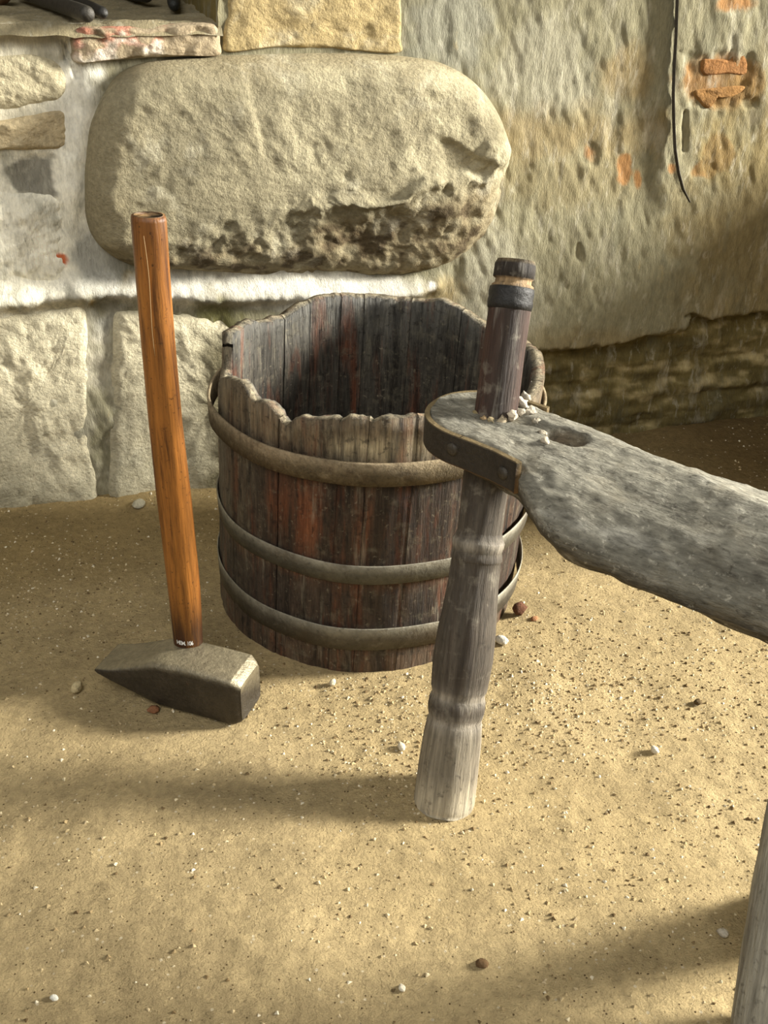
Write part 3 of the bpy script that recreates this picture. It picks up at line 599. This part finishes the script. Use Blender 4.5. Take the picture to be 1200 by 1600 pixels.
# black iron ring near the upper end of that leg
z0, z1 = yl(484), yl(449); th = np.linspace(0, 2 * np.pi, 40, endpoint=False); V = []
for r, z in ((.0272, z0), (.0288, z0 + 0.001), (.0298, z0 + 0.008), (.0290, 0.5 * (z0 + z1)), (.0296, z1 - 0.008), (.0290, z1 - 0.001), (.0272, z1)): V.append(np.stack([r * np.cos(th), r * np.sin(th), 0 * th + z], -1))
mesh_np('iron_ring', np.concatenate(V), grid_faces(7, 40, True), M_IRON, lg, np.tile(lin((38, 36, 33)), (280, 1)))['label'] = 'black iron ring near the top of the leg'
def plain_col(z, a): return lin((150, 146, 132)) * (1 + 0.18 * math.sin(a * 5 + z * 6) * math.sin(a * 11))
def plain_leg(fp, tp):
    a, b = tol(fp), tol(tp); Lg = np.linalg.norm(b - a)
    leg('leg', a, b, [(-0.01, .0415), (0.0, .0425), (0.2, .0405), (0.40, .036), (Lg, .031)], plain_col, 'plain round grey leg', 32, 0.0018, 160)
plain_leg(atz(1200, 1650, 0), atz(1302, 1000, .43))
f3 = atz(1262, 1425, 0); plain_leg(f3, np.array([*(BO_ + 0.80 * BD + 0.06 * BN), .43]))

# ---------------------------------------------------------------- lumps, pebbles, grit
def lump(name, loc, size, rgb, seed, flat=0.7, sub=2, mt=None, parent=None, jag=0.25):
    import bmesh
    bm = bmesh.new(); bmesh.ops.create_icosphere(bm, subdivisions=sub, radius=1.0); V = np.array([v.co[:] for v in bm.verts]); f = [[v.index for v in x.verts] for x in bm.faces]; bm.free()
    V = V * (1 + jag * fbm(V + seed, 1.3, 3, seed))[:, None] * np.array([1, 0.8, flat]) * size
    a = seed * 1.7; Rz = np.array([[math.cos(a), -math.sin(a), 0], [math.sin(a), math.cos(a), 0], [0, 0, 1]]); V = V @ Rz.T
    V[:, 2] -= V[:, 2].min()
    o = mesh_np(name, V, f, mt or M_STONE, parent, np.tile(lin(rgb), (len(V), 1)) * (1 + 0.15 * fbm(V, 60, 2, seed))[:, None])
    o.location = loc; return o
def ground(px, py):
    p = atz(px, py, 0.0)
    for _ in range(3): p = atz(px, py, float(floor_h(np.array([p]))[0]))
    return p
for i, (px, py, size, rgb, flat, nm, lab, cat) in enumerate([
    (810, 960, 0.014, (96, 64, 46), 0.9, 'brick_shard', 'rust red brick shard lying against the right foot of the tub', 'shard'),
    (783, 1006, 0.010, (214, 208, 192), 0.9, 'pebble', 'white flake of stone between the turned leg and the tub', 'pebble'),
    (121, 1080, 0.010, (196, 178, 136), 0.9, 'pebble', 'tan pebble on the floor just left of the hammer head', 'pebble'),
    (752, 1508, 0.008, (120, 94, 64), 0.6, 'pebble', 'dark brown clod on the open floor below the turned leg', 'pebble'),
    (217, 790, 0.015, (186, 178, 152), 0.5, 'pebble', 'flat pale stone at the foot of the wall beside the hammer handle', 'pebble'),
    (85, 1561, 0.005, (240, 236, 220), 0.7, 'pebble', 'tiny white pebble at the lower left of the floor', 'pebble'),
    (628, 1545, 0.005, (232, 222, 196), 0.7, 'pebble', 'pale pebble near the lower edge of the floor, left of the clod', 'pebble'),
    (240, 1112, 0.010, (150, 104, 72), 0.6, 'brick_shard', 'small reddish shard under the front edge of the hammer head', 'shard'),
    (627, 1170, 0.007, (226, 214, 186), 0.7, 'pebble', 'pale pebble in the grit just left of the turned leg', 'pebble'),
    (1090, 1100, 0.007, (110, 92, 62), 0.7, 'pebble', 'dark clod on the floor under the bench plank', 'pebble'),
    (1022, 1175, 0.007, (230, 220, 196), 0.7, 'pebble', 'white pebble on the floor right of the grit streak', 'pebble'),
    (835, 968, 0.008, (164, 118, 82), 0.4, 'brick_shard', 'thin reddish sliver on the floor right of the brick shard', 'shard'),
    (1128, 1462, 0.007, (220, 210, 190), 0.8, 'pebble', 'pale pebble in the shadow beside the plain leg', 'pebble'),
    (520, 1070, 0.006, (222, 208, 176), 0.8, 'pebble', 'small cream pebble in front of the tub foot', 'pebble')]):
    g = ground(px, py); tag(lump(nm, g - np.array([0, 0, 0.15 * size]), size, rgb, 200 + i, flat), lab, cat, 'loose stones on the floor')
# crumbs of clay and lime on the bench around the leg
rs = np.random.RandomState(11)
cr = [(742, 640, 8, (150, 134, 96)), (756, 647, 7, (176, 150, 112)), (768, 650, 9, (188, 170, 132)), (783, 651, 11, (206, 188, 156)), (798, 648, 13, (222, 206, 180)), (812, 641, 11, (214, 202, 180)), (815, 628, 13, (210, 202, 186)),
      (826, 640, 12, (190, 180, 160)), (822, 612, 12, (206, 198, 180)), (838, 652, 9, (176, 166, 146)), (846, 668, 9, (196, 184, 160)), (852, 682, 7, (206, 192, 168)), (752, 630, 7, (110, 104, 70)), (790, 640, 9, (196, 170, 140))]
CRUMB = ['tan crumb of mortar at the front left of the post rising through the bench', 'small tan crumb at the front left of the post, second from its left edge', 'yellowish crumb in front of the post, left of its middle',
         'cream crumb in front of the middle of the post on the bench', 'largest pale crumb at the front right foot of the post', 'pale crumb against the right side of the post', 'pale crumb lying highest behind the right side of the post',
         'grey pale crumb at the far edge of the bench right of the post', 'pale crumb farthest back, between the post and the tub rim', 'greyish crumb between the post and the hollow in the bench', 'cream crumb beside the left rim of the hollow in the bench',
         'small pale crumb at the front left rim of the hollow', 'dark greenish crumb at the left side of the post', 'reddish tan crumb in front of the post, right of its middle']
for i, (px, py, s, rgb) in enumerate(cr):
    p = atz(px, py + 7, 0.4985); o = lump('mortar_crumb', (p[0], p[1], 0.4935), s / 1190 * 0.85, rgb, 300 + i, 0.7, 2, jag=0.75)
    tag(o, CRUMB[i], 'crumb', 'mortar crumbs on the bench')
# grit scattered over the earth: nobody could count it
def grit(name, n, fxy, smin, smax, pal, seed):
    rs = np.random.RandomState(seed); xy = fxy(rs, n); n = len(xy); s = smin + (smax - smin) * rs.rand(n) ** 3
    base = np.array([[1, 0, 0], [-0.6, 0.8, 0], [-0.5, -0.85, 0], [0.1, 0.1, 0.9], [0.2, -0.5, 0.45], [0.1, 0.6, 0.5]]); fb = np.array([[3, 0, 5], [3, 5, 1], [3, 1, 2], [3, 2, 4], [3, 4, 0], [0, 1, 5], [0, 4, 2], [0, 2, 1]])
    a = rs.rand(n) * 6.28; ca, sa = np.cos(a), np.sin(a)
    b = base[None] * (0.7 + 0.6 * rs.rand(n, 6, 1)); X = b[..., 0] * ca[:, None] - b[..., 1] * sa[:, None]; Yv = b[..., 0] * sa[:, None] + b[..., 1] * ca[:, None]
    Q = np.concatenate([xy, np.zeros((n, 1))], 1); Q[:, 2] = floor_h(Q) - 0.0006
    V = np.stack([X, Yv, b[..., 2]], -1) * s[:, None, None] + Q[:, None]
    f = (fb[None] + 6 * np.arange(n)[:, None, None]).reshape(-1, 3)
    pal = np.array([lin(c) for c in pal]); cc = pal[rs.randint(0, len(pal), n)]
    o = mesh_np(name, V.reshape(-1, 3), f, M_GRAVEL, floor, np.repeat(cc, 6, 0), False); return o
PAL = [(206, 190, 154), (190, 170, 130), (222, 210, 182), (164, 142, 102), (120, 100, 68), (184, 164, 124), (146, 126, 90), (196, 176, 138), (104, 86, 58), (172, 152, 112)]
def spread(rs, n):
    xy = np.stack([rs.uniform(-0.6, 1.6, n), rs.uniform(0.45, 1.9, n)], -1); q = np.concatenate([xy, np.zeros((n, 1))], 1)
    X, Y = proj(q); dens = 0.07 + 0.22 * sst(0.0, 0.6, fbm(q, 4, 3, 400))
    for px, py, rx, ry, a in ((600, 1130, 130, 120, 0.9), (890, 1090, 190, 110, 1.0), (1100, 1080, 160, 130, 0.6), (640, 1190, 60, 90, 0.8), (1100, 1280, 130, 110, 0.4), (80, 930, 160, 110, 0.4), (560, 1400, 120, 80, 0.3)):
        dens = np.maximum(dens, a * np.exp(-((X - px) / rx) ** 2 - ((Y - py) / ry) ** 2))
    dens = dens * (1 - 0.8 * sst(1.0, 1.15, xy[:, 0]) * sst(1.3, 1.5, xy[:, 1])); ok = (rs.rand(n) < dens) & (np.hypot(xy[:, 0] - TX, xy[:, 1] - TY) > 0.28) & (X > -60) & (X < 1260) & (Y < 1680)
    return xy[ok]
grit('gravel', 120000, spread, 0.0010, 0.0042, PAL, 5)['kind'] = 'stuff'

# ---------------------------------------------------------------- things on the wall and on its ledge
# curved iron strip hanging edge-on
bl = [(1060, -60), (1058, 0), (1056, 60), (1053, 110), (1052, 150), (1053, 200), (1055, 235), (1060, 268), (1067, 295), (1078, 316)]
V = []; wd = [.018, .018, .018, .018, .018, .018, .017, .014, .010, .004]
offg = off.reshape(nx, nz)
def wall_y(x, z): return WY - offg[int(np.clip(round((x + 1.0) / 3.6 * (nx - 1)), 0, nx - 1)), int(np.clip(round((z + 0.08) / 1.58 * (nz - 1)), 0, nz - 1))]
for (px, py), w in zip(bl, wd):
    p = aty(px, py, WY - 0.012); p = aty(px, py, min(WY, wall_y(p[0], p[2])) - 0.010 - 0.004 * (py > 230))
    vd = (p - CC); vd[2] = 0; vd /= np.linalg.norm(vd); sd = np.array([vd[1], -vd[0], 0])
    e = 0.0030 if w > 0.009 else 0.0018
    for a, b in ((-w / 2, -e), (-w / 2 - 0.001, e), (w / 2, e), (w / 2, -e)): V.append(p + vd * a + sd * b)
f = grid_faces(len(bl), 4, True).tolist() + [[0, 1, 2, 3], [len(V) - 4 + i for i in range(4)][::-1]]
o = mesh_np('iron_strip', V, f, M_IRON, None, np.tile(lin((52, 46, 36)), (len(V), 1)), False)
nail = tube([aty(1060, -40, WY - 0.03), aty(1060, -40, WY + 0.02)], 0.004, 8, 'nail', M_IRON, o, (50, 44, 36))
tag(o, 'thin dark curved iron strip hanging edge-on down the plastered wall', 'iron strip')
nail = tube([aty(1060, -40, WY - 0.05), aty(1060, -40, WY + 0.02)], 0.004, 8, 'nail', M_IRON, o, (50, 44, 36))
# tools lying on the ledge
def ledge_pt(px, py, r): return atz(px, py, 0.902 + r)
a, b = ledge_pt(30, -14, .013), ledge_pt(136, 22, .013); tag(tube([a, a * .6 + b * .4, a * .1 + b * .9, b, b + (b - a) * 0.015], 0.013, 14, 'iron_bar', M_IRON, None, (58, 54, 46), [1, 1, 1, .95, .7]), 'dark iron bar with a dull round end, front one of two on the ledge', 'bar', 'iron tools on the ledge')
a, b = ledge_pt(70, -20, .010), ledge_pt(160, 20, .010); tag(tube([a, a * .6 + b * .4, a * .1 + b * .9, b, b + (b - a) * 0.02], 0.010, 14, 'iron_bar', M_IRON, None, (44, 42, 38), [1, 1, 1, .95, .6]), 'thin dark iron bar lying behind the front bar on the ledge', 'bar', 'iron tools on the ledge')
a, b = ledge_pt(180, -22, .018), ledge_pt(234, -9, .018); tag(tube([a, a * .7 + b * .3, a * .4 + b * .6, a * .1 + b * .9, b], 0.018, 16, 'iron_tool', M_IRON, None, (46, 44, 42), [.6, 1, 1.05, .9, .5]), 'thick rounded dark iron tool lying farther back on the ledge', 'tool', 'iron tools on the ledge')
a, b = ledge_pt(225, -22, .011), ledge_pt(266, 7, .011); a = ledge_pt(268, -22, .011); b = ledge_pt(272, 7, .011); tag(tube([a, a * .5 + b * .5, a * .1 + b * .9, b, b + (b - a) * 0.04], 0.012, 14, 'iron_bar', M_IRON, None, (40, 40, 36), [1, 1, 1, .9, .6]), 'short dark iron bar end beside the thick tool, rightmost on the ledge', 'bar', 'iron tools on the ledge')
g = ledge_pt(0, 6, 0); tag(lump('stone', (g[0] - 0.015, g[1] + 0.02, 0.896), 0.042, (150, 116, 96), 411, 0.6, 3), 'dull reddish stone at the left end of the ledge', 'stone')
